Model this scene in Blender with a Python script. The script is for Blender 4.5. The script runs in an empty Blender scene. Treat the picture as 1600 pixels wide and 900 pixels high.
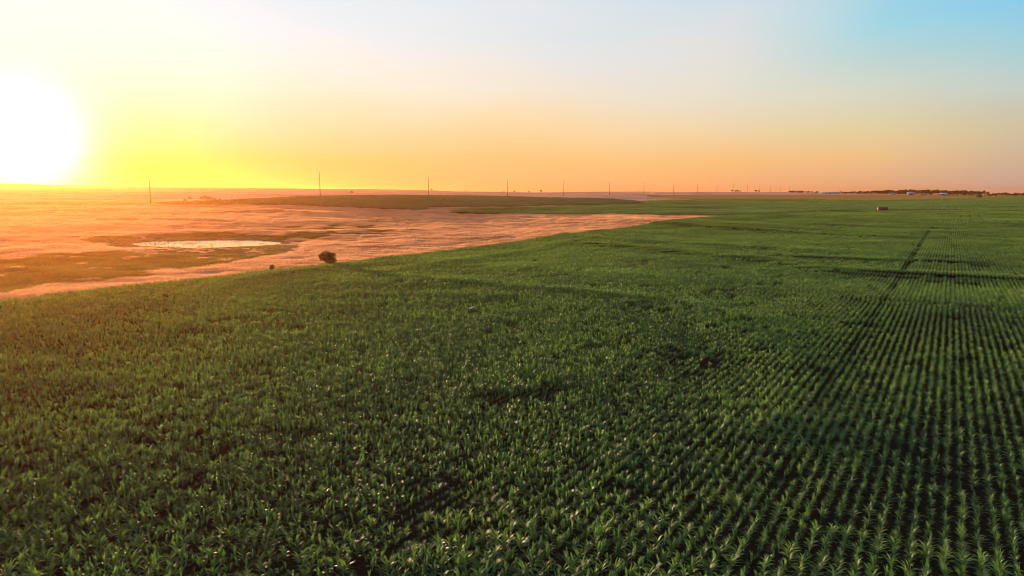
import bpy, math, random
import numpy as np
from mathutils import Vector
rad, deg = math.radians, math.degrees
random.seed(7); rng = np.random.default_rng(7)

# ------------------------------------------------------------------ camera
F = 1067.0; PITCH = math.atan((450 - 304) / F); CAMZ = 18.8
scene = bpy.context.scene
COL = scene.collection
cam_d = bpy.data.cameras.new("camera"); cam = bpy.data.objects.new("camera", cam_d); COL.objects.link(cam)
cam.location = (0, 0, CAMZ); cam.rotation_euler = (math.pi / 2 - PITCH, 0, 0)
cam_d.sensor_width = 36; cam_d.lens = 36 * F / 1600; cam_d.clip_start = 0.5; cam_d.clip_end = 40000
scene.camera = cam

# ------------------------------------------------------------------ world, sun, exposure
EXPO = 1.4
SUN_AZ, SUN_EL = -35.0, 3.4
SKY = 1.0
scene.view_settings.view_transform = 'Standard'; scene.view_settings.look = 'None'
scene.view_settings.exposure = EXPO; scene.view_settings.gamma = 1; scene.view_settings.use_curve_mapping = False
cy = scene.cycles
cy.use_denoising = True; cy.filter_width = 1.1; cy.max_bounces = 5; cy.diffuse_bounces = 2; cy.glossy_bounces = 2; cy.transmission_bounces = 4
cy.transparent_max_bounces = 6; cy.volume_bounces = 0; cy.sample_clamp_indirect = 4; cy.caustics_reflective = False; cy.caustics_refractive = False

world = bpy.data.worlds.new("World"); scene.world = world; world.use_nodes = True
nt = world.node_tree; nt.nodes.clear()
def N(t, kind, **kw):
    n = t.nodes.new(kind)
    for k, v in kw.items(): setattr(n, k, v)
    return n
def L(t, a, b): t.links.new(a, b)
def val(t, op, a, b=None, c=None, clamp=False):
    n = N(t, 'ShaderNodeMath', operation=op, use_clamp=clamp)
    for i, x in enumerate((a, b, c)):
        if x is None: continue
        if isinstance(x, (int, float)): n.inputs[i].default_value = x
        else: L(t, x, n.inputs[i])
    return n.outputs[0]
def maprange(t, x, a, b, c=0.0, d=1.0, smooth=False):
    n = N(t, 'ShaderNodeMapRange'); n.interpolation_type = 'SMOOTHSTEP' if smooth else 'LINEAR'; n.clamp = True
    L(t, x, n.inputs[0])
    for i, v in enumerate((a, b, c, d)): n.inputs[i + 1].default_value = v
    return n.outputs[0]
def mixc(t, fac, a, b, mode='MIX'):
    n = N(t, 'ShaderNodeMix', data_type='RGBA', blend_type=mode)
    for s, x in ((n.inputs[0], fac), (n.inputs[6], a), (n.inputs[7], b)):
        if isinstance(x, (int, float)): s.default_value = x
        elif isinstance(x, tuple): s.default_value = (*x, 1) if len(x) == 3 else x
        else: L(t, x, s)
    return n.outputs[2]
def s2l(c):
    c = c / 255.0
    return c / 12.92 if c <= 0.04045 else ((c + 0.055) / 1.055) ** 2.4
tc = N(nt, 'ShaderNodeTexCoord'); sep = N(nt, 'ShaderNodeSeparateXYZ'); L(nt, tc.outputs['Generated'], sep.inputs[0])
elev = val(nt, 'MULTIPLY', val(nt, 'ARCSINE', sep.outputs[2]), 180 / math.pi)
azim = val(nt, 'MULTIPLY', val(nt, 'ARCTAN2', sep.outputs[0], sep.outputs[1]), 180 / math.pi)
def wn(scale, seed):
    m = N(nt, 'ShaderNodeMapping'); m.inputs['Location'].default_value = (seed, seed * .7, 0); m.inputs['Scale'].default_value = (1, 1, 3.0); L(nt, tc.outputs['Generated'], m.inputs[0])
    n = N(nt, 'ShaderNodeTexNoise'); n.inputs['Scale'].default_value = scale; n.inputs['Detail'].default_value = 3; L(nt, m.outputs[0], n.inputs['Vector']); return val(nt, 'SUBTRACT', n.outputs[0], 0.5)
# uneven evening air: the colour bands drift up, down and sideways
elev = val(nt, 'ADD', elev, val(nt, 'MULTIPLY', wn(2.6, 3.1), val(nt, 'MULTIPLY', elev, 0.55)))
azim0 = azim; azim = val(nt, 'ADD', azim, val(nt, 'MULTIPLY', wn(2.0, 9.3), 14.0))
YS = (298, 250, 200, 150, 100, 50, 0)
SKYCOLS = [  # picture column, colours of the evening sky from the horizon upwards (sRGB)
 (90,  [(252,212,72),(253,220,100),(254,238,165),(255,252,215),(254,254,238),(253,254,250),(250,254,252)]),
 (220, [(250,194,86),(251,206,112),(252,230,168),(254,250,215),(254,253,238),(247,253,252),(242,251,252)]),
 (400, [(251,194,124),(252,205,122),(252,228,185),(253,245,222),(251,249,240),(240,249,253),(232,246,253)]),
 (800, [(253,190,130),(254,204,134),(254,226,178),(249,236,215),(241,239,234),(232,238,240),(226,238,245)]),
 (1100,[(253,186,132),(254,201,131),(248,220,175),(238,231,213),(230,230,228),(220,230,234),(208,226,238)]),
 (1350,[(236,180,142),(246,199,142),(230,215,170),(220,222,205),(190,220,220),(167,220,233),(160,216,235)]),
 (1600,[(206,177,162),(214,186,157),(214,200,167),(203,213,205),(178,215,218),(155,212,232),(135,208,243)]),
]
prev = None; paz = None
for px, cols in SKYCOLS:
    a = math.atan((px - 800) / F)
    r = N(nt, 'ShaderNodeValToRGB'); cr = r.color_ramp; cr.interpolation = 'LINEAR'
    L(nt, maprange(nt, elev, -2.0, 24.0), r.inputs[0])
    pts = [(deg(math.atan((304 - y) / F * math.cos(a))), c) for y, c in zip(YS, cols)]
    top = cols[-1]; pts.append((23.0, tuple(int(v * 0.45 + k * 0.55) for v, k in zip(top, (205, 230, 255)))))
    while len(cr.elements) < len(pts): cr.elements.new(0.5)
    for e, (el, c) in zip(cr.elements, pts):
        e.position = (el + 2.0) / 26.0; e.color = (*[s2l(v) for v in c], 1)
    if prev is None: prev = r.outputs[0]
    else: prev = mixc(nt, maprange(nt, azim, paz, deg(a), smooth=False), prev, r.outputs[0])
    paz = deg(a)
# the side of the sky behind the camera: soft blue-violet evening sky
back = maprange(nt, val(nt, 'ABSOLUTE', val(nt, 'ADD', azim, -SUN_AZ)), 75, 150, smooth=True)
prev = mixc(nt, back, prev, (0.40, 0.53, 0.70))
nish = N(nt, 'ShaderNodeTexSky', sky_type='NISHITA'); nish.sun_disc = False
nish.sun_elevation = rad(SUN_EL); nish.sun_rotation = rad(SUN_AZ); nish.air_density = 1.0; nish.dust_density = 2.0
hi = maprange(nt, elev, 17, 60, 0.06, 0.20, smooth=True)
graded = mixc(nt, 1.0, prev, (10 * SKY,) * 3, 'MULTIPLY')
col = mixc(nt, hi, graded, nish.outputs[0])
# aureole of bright air round the sun
sd = Vector((math.sin(rad(SUN_AZ)) * math.cos(rad(SUN_EL)), math.cos(rad(SUN_AZ)) * math.cos(rad(SUN_EL)), math.sin(rad(SUN_EL))))
dot = N(nt, 'ShaderNodeVectorMath', operation='DOT_PRODUCT'); L(nt, tc.outputs['Generated'], dot.inputs[0]); dot.inputs[1].default_value = sd
ang = val(nt, 'MULTIPLY', val(nt, 'ARCCOSINE', val(nt, 'MINIMUM', dot.outputs['Value'], 0.999999)), 180 / math.pi)
def gauss(s): return val(nt, 'EXPONENT', val(nt, 'MULTIPLY', val(nt, 'POWER', val(nt, 'DIVIDE', ang, s), 2.0), -1.0))
g1 = N(nt, 'ShaderNodeVectorMath', operation='SCALE'); g1.inputs[0].default_value = (22, 21, 19); L(nt, gauss(3.05), g1.inputs['Scale'])
g2 = N(nt, 'ShaderNodeVectorMath', operation='SCALE'); g2.inputs[0].default_value = (0.8, 0.3, 0.0); L(nt, gauss(6.0), g2.inputs['Scale'])
add = N(nt, 'ShaderNodeVectorMath', operation='ADD'); L(nt, g1.outputs[0], add.inputs[0]); L(nt, g2.outputs[0], add.inputs[1])
add2 = N(nt, 'ShaderNodeVectorMath', operation='ADD'); L(nt, add.outputs[0], add2.inputs[0]); L(nt, col, add2.inputs[1])
bg = N(nt, 'ShaderNodeBackground'); bg.inputs[1].default_value = 0.1 * 2 ** -EXPO; L(nt, add2.outputs[0], bg.inputs[0])
wo = N(nt, 'ShaderNodeOutputWorld'); L(nt, bg.outputs[0], wo.inputs[0])

sun_d = bpy.data.lights.new("sun", 'SUN'); sun_d.energy = 5.0; sun_d.angle = rad(0.6); sun_d.color = (1.0, 0.64, 0.33)
sun = bpy.data.objects.new("sun", sun_d); COL.objects.link(sun); sun.rotation_euler = (-sd).to_track_quat('-Z', 'Y').to_euler()

# ------------------------------------------------------------------ helpers
def tag(o, label=None, cat=None, group=None, kind=None):
    for k, v in (('label', label), ('category', cat), ('group', group), ('kind', kind)):
        if v: o[k] = v
    return o
def mesh_np(name, V, Fc, mats=()):
    """V (n,3), Fc list of arrays of quads/tris"""
    me = bpy.data.meshes.new(name); V = np.asarray(V, float)
    me.vertices.add(len(V)); me.vertices.foreach_set('co', V.ravel())
    loops, starts, tot, p = [], [], [], 0
    for A in Fc:
        A = np.asarray(A, int)
        if len(A) == 0: continue
        k = A.shape[1]; loops.append(A.ravel()); starts.append(p + np.arange(len(A)) * k); tot.append(np.full(len(A), k)); p += A.size
    if loops:
        loops = np.concatenate(loops); starts = np.concatenate(starts); tot = np.concatenate(tot)
        me.loops.add(len(loops)); me.loops.foreach_set('vertex_index', loops)
        me.polygons.add(len(starts)); me.polygons.foreach_set('loop_start', starts); me.polygons.foreach_set('loop_total', tot)
    for m in mats: me.materials.append(m)
    me.update(calc_edges=True); me.validate()
    return me
def link(name, me, parent=None, loc=(0, 0, 0), rz=0.0):
    o = bpy.data.objects.new(name, me); COL.objects.link(o); o.location = loc; o.rotation_euler = (0, 0, rz)
    if parent: o.parent = parent
    return o
def smooth(me): me.polygons.foreach_set('use_smooth', np.ones(len(me.polygons), bool))
def hash2(ix, iy, seed):
    h = (ix.astype(np.int64) * 374761393 + iy.astype(np.int64) * 668265263 + seed * 1442695041) & 0xFFFFFFFF
    h = ((h ^ (h >> 13)) * 1274126177) & 0xFFFFFFFF
    return ((h ^ (h >> 16)) & 0xFFFF) / 65535.0
def vn(x, y, seed=0):
    x = np.asarray(x, float); y = np.asarray(y, float)
    ix = np.floor(x); iy = np.floor(y); fx = x - ix; fy = y - iy
    fx = fx * fx * (3 - 2 * fx); fy = fy * fy * (3 - 2 * fy)
    a = hash2(ix, iy, seed); b = hash2(ix + 1, iy, seed); c = hash2(ix, iy + 1, seed); d = hash2(ix + 1, iy + 1, seed)
    return (a * (1 - fx) + b * fx) * (1 - fy) + (c * (1 - fx) + d * fx) * fy - 0.5

# ------------------------------------------------------------------ terrain height
def elev_tan(px, py):
    """azimuth and slope of the ray through a pixel of the 1600x900 picture"""
    u = (np.asarray(px, float) - 800) / F; v = (450 - np.asarray(py, float)) / F
    fy = math.cos(PITCH) + v * math.sin(PITCH); fz = -math.sin(PITCH) + v * math.cos(PITCH)
    return np.arctan2(u, fy), fz / np.hypot(u, fy)
def to_px(x, y, z):
    dz = z - CAMZ; d = y * math.cos(PITCH) - dz * math.sin(PITCH); up = y * math.sin(PITCH) + dz * math.cos(PITCH)
    d = np.where(d < 0.1, 0.1, d)
    return 800 + F * x / d, 450 - F * up / d
PROF = {  # picture column -> (distance, ground height)
 -300: [(0,0),(150,0),(250,0.4),(400,3),(700,12),(1200,24),(1800,38),(2500,53),(3300,50),(6500,20)],
 0:    [(0,0),(180,0),(300,0.8),(450,4.0),(700,12.5),(1200,25),(1800,38),(2500,51),(3300,49),(6500,20)],
 240:  [(0,0),(200,0),(300,0.5),(400,3.0),(627,11.3),(800,17),(1200,25.5),(1800,35),(2500,45),(3300,42),(6500,20)],
 500:  [(0,0),(250,0),(350,1.8),(480,8.0),(560,12.2),(640,15.2),(725,16.8),(1200,22),(1800,31),(2500,39.5),(3300,36),(6500,20)],
 640:  [(0,0),(300,0.2),(400,2.6),(480,6.6),(640,12.0),(800,17.3),(900,17.6),(1300,21),(1800,28),(2500,34),(3300,32),(6500,20)],
 800:  [(0,0),(350,0),(450,1.8),(520,4.0),(640,6.6),(760,7.6),(900,12.2),(1000,15.0),(1200,16.5),(1800,22),(2500,27),(3300,26),(6500,20)],
 951:  [(0,0),(400,0),(530,3.0),(650,5.2),(800,7.8),(950,12.2),(1100,15.5),(1282,17.4),(1800,23),(2500,28.5),(3300,27),(6500,20)],
 1120: [(0,0),(420,0),(560,2.0),(700,4.2),(900,7.2),(1200,12.0),(1500,16.8),(1900,23.0),(2500,28.5),(3300,27),(6500,20)],
 1400: [(0,0),(420,0),(600,1.8),(750,4.0),(1000,7.0),(1300,10.0),(1500,11.5),(2000,18.5),(2500,23.0),(3300,20),(6500,15)],
 1600: [(0,0),(420,0),(600,1.6),(750,3.6),(1000,6.6),(1400,11.6),(1800,15.6),(2500,17.2),(3300,15),(6500,10)],
 1900: [(0,0),(420,0),(600,1.6),(750,3.6),(1000,6.6),(1400,10.6),(1800,13),(2500,15),(3300,15),(6500,10)],
}
RG = np.arange(0, 6526, 25.0); AG = np.arange(-180, 181, 1.0)
cols_az = [deg(math.atan((px - 800) / F)) for px in PROF]
tab = np.array([np.interp(RG, *zip(*p)) for p in PROF.values()])
flat = np.interp(RG, [0, 400, 2500, 6500], [0, 0, 12, 12])
azs = [-180, -110] + cols_az + [100, 180]; tab = np.vstack([flat, flat, tab, flat, flat])
TAB = np.array([[np.interp(a, azs, tab[:, j]) for j in range(len(RG))] for a in AG])
def blur(T, axis, s):
    k = np.arange(-int(3 * s), int(3 * s) + 1); w = np.exp(-0.5 * (k / s) ** 2); w /= w.sum()
    P = np.pad(T, [(len(k) // 2,) * 2 if i == axis else (0, 0) for i in range(2)], mode='edge')
    return sum(w[i] * np.take(P, np.arange(T.shape[axis]) + i, axis=axis) for i in range(len(k)))
TAB = blur(blur(TAB, 1, 1.6), 0, 1.8)
def base_h(x, y):
    r = np.hypot(x, y); a = np.degrees(np.arctan2(x, y))
    fr = np.clip(r / 25.0, 0, len(RG) - 1.001); fa = np.clip(a + 180, 0, 359.999)
    i = fa.astype(int); j = fr.astype(int); u = fa - i; v = fr - j
    return (TAB[i, j] * (1 - u) + TAB[i + 1, j] * u) * (1 - v) + (TAB[i, j + 1] * (1 - u) + TAB[i + 1, j + 1] * u) * v
def cast(px, py, hf=None):
    """first point where the ray through a pixel meets the ground"""
    hf = hf or base_h
    a, t = elev_tan(px, py); r = np.arange(15, 6400, 0.5) ** 1.0
    z = CAMZ + r * t; h = hf(r * math.sin(a), r * math.cos(a)); k = np.argmax(z < h)
    if not (z < h).any(): k = len(r) - 1
    return float(r[k] * math.sin(a)), float(r[k] * math.cos(a))
def pline(pts): return np.array([cast(*p) for p in pts])
def dist_pl(x, y, P):
    d = np.full(np.shape(x), 1e9); s = np.zeros(np.shape(x))
    for k in range(len(P) - 1):
        a, b = P[k], P[k + 1]; ab = b - a; t = np.clip(((x - a[0]) * ab[0] + (y - a[1]) * ab[1]) / (ab @ ab), 0, 1)
        dd = np.hypot(x - a[0] - t * ab[0], y - a[1] - t * ab[1]); d = np.minimum(d, dd)
    return d
# low banks that cross the fields: (line in the picture, height, half width)
BANKS = [(pline([(930,470),(1040,492),(1140,520),(1215,560),(1230,620),(1180,680)]), 0.35, 2.2),
         (pline([(560,470),(700,468),(820,476),(930,500),(1010,540)]), 0.3, 2.5),
         (pline([(820,362),(900,372),(1000,379),(1120,385),(1260,394)]), 0.6, 3.5),
         (pline([(1140,341),(1240,350),(1340,353),(1460,356)]), 0.9, 6.0),
         (pline([(924,384),(1002,389),(1062,397),(1194,410),(1300,423),(1367,425),(1494,431),(1640,438)]), 1.0, 3.0),
         (pline([(1180,398),(1297,405),(1411,409),(1500,411)]), 0.8, 2.5),
         (pline([(1030,351),(1080,354),(1200,360),(1300,366),(1420,372)]), 1.1, 5.0),
         (pline([(640,438),(837,459),(1010,474),(1085,485),(1160,505)]), 0.4, 2.2),
         (pline([(1000,391),(1100,404),(1200,408)]), 0.4, 2.5),
         (pline([(600,432),(700,414),(800,398),(930,372)]), 0.35, 2.5),
         (pline([(380,446),(457,432),(530,423),(590,416)]), 0.4, 2.0),
         (pline([(1480,372),(1560,376),(1640,382)]), 0.5, 4.0),
         (pline([(130,381),(170,374),(260,367),(340,364.5),(440,366),(540,365),(640,361.5)]), 0.45, 4.0),
         (pline([(160,344),(240,343.5),(330,346)]), 0.9, 4.0),
         (pline([(-60,398),(60,392),(120,386),(180,383)]), 0.5, 4.0),
         (pline([(-20,424),(80,428),(160,440)]), 0.4, 3.0),
         (pline([(340,331),(420,328),(500,333)]), 0.8, 5.0)]
EDGE_ROUGH = pline([(0,481),(500,420),(850,372.5),(1122,338)])
POND = [(208,381.5),(216,378),(250,375.5),(300,375),(360,374),(400,375),(430,377.5),(444,380.5),(410,384),(370,386),(320,388),(280,387.5),(245,386)]
def H(x, y):
    x = np.asarray(x, float); y = np.asarray(y, float); r = np.hypot(x, y)
    h = base_h(x, y)
    w = np.clip((r - 30) / 120, 0, 1)
    far = np.clip((r - 250) / 500, 0, 1)
    h = h + w * (0.75 * vn(x / 38, y / 38, 3) + 1.6 * vn(x / 110, y / 110, 4)) * (1 + 0.2 * far) + far * 5.0 * vn(x / 420, y / 420, 5) * np.clip((r - 700) / 900, 0, 1) * np.where(x < 0.2 * r, 1, 0.25)
    gl = np.clip((np.interp(y, EDGE_ROUGH[:, 1], EDGE_ROUGH[:, 0]) - x) / 30, 0, 1) * w * np.clip((2500 - r) / 1500, 0, 1)
    h = h + gl * (0.08 * (0.5 - np.abs(2 * vn(x / 31, y / 22, 8))) + 0.26 * vn(x / 6, y / 6, 9)) * (1 + far)
    for P, hh, ww in BANKS:
        h = h + 0.8 * hh * np.exp(-(dist_pl(x, y, P) / (ww * 1.4)) ** 2)
    # the pan round the pond
    dx, dy = x - PC[0], y - PC[1]; e = np.hypot(dx / (PR[0]), dy / (PR[1]))
    k = np.clip((1.9 - e) / 0.8, 0, 1); k = k * k * (3 - 2 * k)
    h = h * (1 - k) + PZ * k - 0.25 * np.clip(1.25 - e, 0, 0.6) * k
    return h
_p = pline(POND); PC = _p.mean(0); PR = ((_p[:, 0].max() - _p[:, 0].min()) / 2, (_p[:, 1].max() - _p[:, 1].min()) / 2)
PZ = float(base_h(PC[0], PC[1])) - 0.1

def inpoly(px, py, poly):
    c = np.zeros(np.shape(px), bool); n = len(poly)
    for i in range(n):
        x1, y1 = poly[i]; x2, y2 = poly[(i + 1) % n]
        if y1 == y2: continue
        c ^= ((y1 > py) != (y2 > py)) & (px < (x2 - x1) * (py - y1) / (y2 - y1) + x1)
    return c
# edge of the near maize field, as a world line
EDGE = pline([(0,481),(150,464),(300,445),(430,428),(500,420),(620,404),(740,388),(850,372.5),(960,358),(1040,347.5),(1100,340.5),(1122,338)])
d0 = EDGE[1] - EDGE[0]; d0 /= np.hypot(*d0)
EDGE = np.vstack([EDGE[0] - d0 * 200, EDGE])
def right_of_edge(x, y):
    ex = np.interp(y, EDGE[:, 1], EDGE[:, 0]); return x > ex + 1.6 * vn(x / 3.0, y / 3.0, 77) + 0.8 * vn(x / 0.8, y / 0.8, 78)
TIP = EDGE[-1]; TIPR = float(np.hypot(*TIP))
# far maize: each field by its outline in the picture (on the ground)
FIELD_A = [(243,318.6),(310,317.2),(400,312),(500,307.8),(600,306.4),(700,306.4),(800,308.4),(900,310.5),(951,312),(985,314.2),(1000,316.8),(950,320.2),(850,322.6),(735,324),(660,324.6),(652,330),(590,327),(520,323.2),(440,320.6),(350,320),(290,320)]
FIELD_B = [(693,333),(745,327.4),(850,324.8),(950,321.8),(1006,318.4),(1010,314.6),(1100,312.2),(1200,311.4),(1300,313),(1400,313.6),(1500,310),(1600,308.4),(1800,308),(1800,327),(1600,331),(1500,329),(1330,329),(1122,337),(1000,336),(860,335),(800,334.8),(760,335.6),(720,334.8)]
def far_field(x, y, z):
    px, py = to_px(x, y, z); r = np.hypot(x, y)
    A = inpoly(px, py, FIELD_A) & (r < 1150) & (r > 400)
    B = inpoly(px, py, FIELD_B) & (r > TIPR - 60) & (r < 1900)
    return A, B
def main_field(x, y, z):
    px, py = to_px(x, y, z); r = np.hypot(x, y)
    near = (y < TIP[1]) & right_of_edge(x, y)
    beyond = (y >= TIP[1]) & (px > 1122 - (338 - py) * 0.5) & (py > 329.2)
    return near | beyond

# ------------------------------------------------------------------ materials
def newmat(name):
    m = bpy.data.materials.new(name); m.use_nodes = True; t = m.node_tree; t.nodes.clear()
    return m, t, N(t, 'ShaderNodeOutputMaterial')
def noise(t, vec, scale, detail=3, rough=0.55, w=None):
    n = N(t, 'ShaderNodeTexNoise'); n.inputs['Scale'].default_value = scale; n.inputs['Detail'].default_value = detail; n.inputs['Roughness'].default_value = rough
    if vec is not None: L(t, vec, n.inputs['Vector'])
    return n.outputs[0]
def ramp(t, x, pts):
    r = N(t, 'ShaderNodeValToRGB'); L(t, x, r.inputs[0])
    while len(r.color_ramp.elements) < len(pts): r.color_ramp.elements.new(0.5)
    for e, (p, c) in zip(r.color_ramp.elements, pts): e.position = p; e.color = (*c, 1)
    return r.outputs[0]
def simple(name, c, rough=0.7, metal=0.0, var=0.25, scale=3.0):
    m, t, o = newmat(name); p = N(t, 'ShaderNodeBsdfPrincipled'); g = N(t, 'ShaderNodeTexCoord')
    k = maprange(t, noise(t, g.outputs['Object'], scale, 4), 0.3, 0.7, 1 - var, 1 + var)
    sc_ = N(t, 'ShaderNodeVectorMath', operation='SCALE'); sc_.inputs[0].default_value = c; L(t, k, sc_.inputs['Scale'])
    L(t, sc_.outputs[0], p.inputs['Base Color']); p.inputs['Roughness'].default_value = rough; p.inputs['Metallic'].default_value = metal
    L(t, p.outputs[0], o.inputs[0]); return m
def leafmat(name, dark, light, trans, tfac=0.4, rough=0.4, spec=0.5, ns=0.035, fine=0.9):
    """two-sided leaf: colour varies from patch to patch of the field and from leaf to leaf"""
    m, t, o = newmat(name); g = N(t, 'ShaderNodeNewGeometry')
    n1 = noise(t, g.outputs['Position'], ns, 3, 0.6); n2 = noise(t, g.outputs['Position'], fine, 2, 0.6)
    f = val(t, 'ADD', val(t, 'MULTIPLY', n1, 0.5), val(t, 'MULTIPLY', n2, 0.5))
    f = maprange(t, f, 0.40, 0.60)
    c = mixc(t, f, dark, light); tr = mixc(t, f, tuple(v * 0.65 for v in trans), trans)
    p = N(t, 'ShaderNodeBsdfPrincipled'); L(t, c, p.inputs['Base Color']); p.inputs['Roughness'].default_value = rough
    p.inputs['Specular IOR Level'].default_value = spec
    b = N(t, 'ShaderNodeBsdfTranslucent'); L(t, tr, b.inputs[0])
    mx = N(t, 'ShaderNodeMixShader'); mx.inputs[0].default_value = tfac; L(t, p.outputs[0], mx.inputs[1]); L(t, b.outputs[0], mx.inputs[2])
    L(t, mx.outputs[0], o.inputs[0]); return m
M_LEAF = leafmat('maize_leaf', (0.011, 0.074, 0.034), (0.155, 0.260, 0.050), (0.18, 0.32, 0.030), 0.40, 0.44, 0.4)
M_LEAFA = leafmat('older_maize_leaf', (0.028, 0.130, 0.060), (0.085, 0.205, 0.065), (0.06, 0.13, 0.02), 0.15, 0.55, 0.4)
M_LEAFB = leafmat('pale_maize_leaf', (0.050, 0.150, 0.045), (0.150, 0.270, 0.060), (0.16, 0.28, 0.04), 0.25, 0.5, 0.4)
M_STALK = simple('maize_stalk', (0.10, 0.16, 0.05), 0.6)
M_DRY = leafmat('dry_grass', (0.42, 0.19, 0.145), (0.82, 0.44, 0.27), (0.85, 0.44, 0.22), 0.5, 0.9, 0.0, 0.03, 1.2)
M_WETG = leafmat('green_grass', (0.12, 0.090, 0.030), (0.24, 0.180, 0.07), (0.28, 0.21, 0.06), 0.4, 0.9, 0.0, 0.03, 1.2)
M_TREE = leafmat('tree_leaf', (0.028, 0.045, 0.016), (0.060, 0.075, 0.025), (0.07, 0.09, 0.02), 0.25, 0.6, 0.2, 0.2, 0.9)
M_BARK = simple('bark', (0.07, 0.05, 0.035), 0.9)
M_POLE = simple('weathered_pole_wood', (0.05, 0.035, 0.03), 0.85)
M_STEEL = simple('galvanised_steel', (0.30, 0.30, 0.30), 0.5, 0.7)
M_INS = simple('insulator_glaze', (0.16, 0.09, 0.06), 0.25)
M_WALLW = simple('white_plaster', (0.34, 0.33, 0.32), 0.8)
M_WALLB = simple('brown_corrugated_sheet', (0.07, 0.032, 0.015), 0.7)
M_ROOFG = simple('grey_sheet_roof', (0.20, 0.20, 0.22), 0.5, 0.2)
M_ROOFW = simple('pale_blue_sheet_roof', (0.26, 0.30, 0.38), 0.4, 0.2)
M_GLASS = simple('dark_window_glass', (0.03, 0.035, 0.04), 0.15)
M_DOOR = simple('dark_door_paint', (0.03, 0.022, 0.018), 0.6)

# ground
mg, t, o = newmat('ground_soil_and_grass')
g = N(t, 'ShaderNodeNewGeometry'); pos = g.outputs['Position']
stretch = N(t, 'ShaderNodeVectorMath', operation='MULTIPLY'); L(t, pos, stretch.inputs[0]); stretch.inputs[1].default_value = (0.35, 1.0, 1.0)
n1 = noise(t, stretch.outputs[0], 0.02, 4, 0.6); n2 = noise(t, pos, 0.15, 4, 0.65); n3 = noise(t, pos, 1.6, 3, 0.7)
f = val(t, 'ADD', val(t, 'MULTIPLY', n1, 0.5), val(t, 'ADD', val(t, 'MULTIPLY', n2, 0.3), val(t, 'MULTIPLY', n3, 0.2)))
dry = ramp(t, f, [(0.38, (0.22, 0.11, 0.09)), (0.46, (0.40, 0.20, 0.15)), (0.54, (0.58, 0.28, 0.185)), (0.62, (0.68, 0.38, 0.25))])
wet = ramp(t, f, [(0.38, (0.075, 0.055, 0.024)), (0.5, (0.15, 0.105, 0.042)), (0.62, (0.32, 0.19, 0.09))])
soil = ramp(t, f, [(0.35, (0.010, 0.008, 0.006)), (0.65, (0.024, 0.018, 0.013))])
aw = N(t, 'ShaderNodeAttribute', attribute_name='wet'); as_ = N(t, 'ShaderNodeAttribute', attribute_name='soil'); at = N(t, 'ShaderNodeAttribute', attribute_name='stubble')
wm = maprange(t, val(t, 'ADD', aw.outputs['Fac'], val(t, 'MULTIPLY', val(t, 'SUBTRACT', n3, 0.5), 1.6)), 0.20, 0.72)
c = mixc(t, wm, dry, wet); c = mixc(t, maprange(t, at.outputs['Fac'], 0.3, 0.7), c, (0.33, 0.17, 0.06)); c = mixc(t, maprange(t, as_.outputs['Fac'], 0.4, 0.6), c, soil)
p = N(t, 'ShaderNodeBsdfPrincipled'); L(t, c, p.inputs['Base Color']); p.inputs['Roughness'].default_value = 1.0; p.inputs['Specular IOR Level'].default_value = 0.0
b = N(t, 'ShaderNodeBump'); b.inputs['Strength'].default_value = 0.9; b.inputs['Distance'].default_value = 0.5
L(t, val(t, 'ADD', val(t, 'MULTIPLY', n3, 0.9), val(t, 'MULTIPLY', n2, 2.5)), b.inputs['Height']); L(t, b.outputs[0], p.inputs['Normal'])
L(t, p.outputs[0], o.inputs[0])

# water
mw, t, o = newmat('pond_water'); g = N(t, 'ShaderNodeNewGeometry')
p = N(t, 'ShaderNodeBsdfPrincipled'); p.inputs['Base Color'].default_value = (0.88, 0.68, 0.36, 1); p.inputs['Roughness'].default_value = 0.08; p.inputs['IOR'].default_value = 2.5  # pale warm base colour and high index stand in for the bright sky glitter
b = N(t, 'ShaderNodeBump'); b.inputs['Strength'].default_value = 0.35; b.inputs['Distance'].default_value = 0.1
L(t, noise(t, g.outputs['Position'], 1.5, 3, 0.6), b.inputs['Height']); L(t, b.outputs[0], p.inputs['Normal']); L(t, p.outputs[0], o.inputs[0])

# ------------------------------------------------------------------ ground sheet
az = np.radians(np.concatenate([np.arange(-180, -46, 4.0), np.arange(-46, 46, 0.16), np.arange(46, 180, 4.0)]))
rr = [4.0]
while rr[-1] < 6400: rr.append(rr[-1] * 1.0105 + 0.05)
rr = np.array(rr)
A_, R_ = np.meshgrid(az, rr, indexing='ij'); X = R_ * np.sin(A_); Y = R_ * np.cos(A_); Z = H(X, Y)
na, nr = X.shape
V = np.stack([X.ravel(), Y.ravel(), Z.ravel()], 1); V = np.vstack([V, [[0, 0, float(H(0.0, 0.0))]]])
i, j = np.meshgrid(np.arange(na), np.arange(nr - 1), indexing='ij'); i2 = (i + 1) % na
Q = np.stack([i * nr + j, i * nr + j + 1, i2 * nr + j + 1, i2 * nr + j], -1).reshape(-1, 4)
ia = np.arange(na); T3 = np.stack([np.full(na, na * nr), ia * nr, ((ia + 1) % na) * nr], 1)
me = mesh_np('ground', V, [Q, T3], [mg]); smooth(me)
PXY = to_px(V[:, 0], V[:, 1], V[:, 2]); ppx, ppy = PXY; RV = np.hypot(V[:, 0], V[:, 1])
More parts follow.
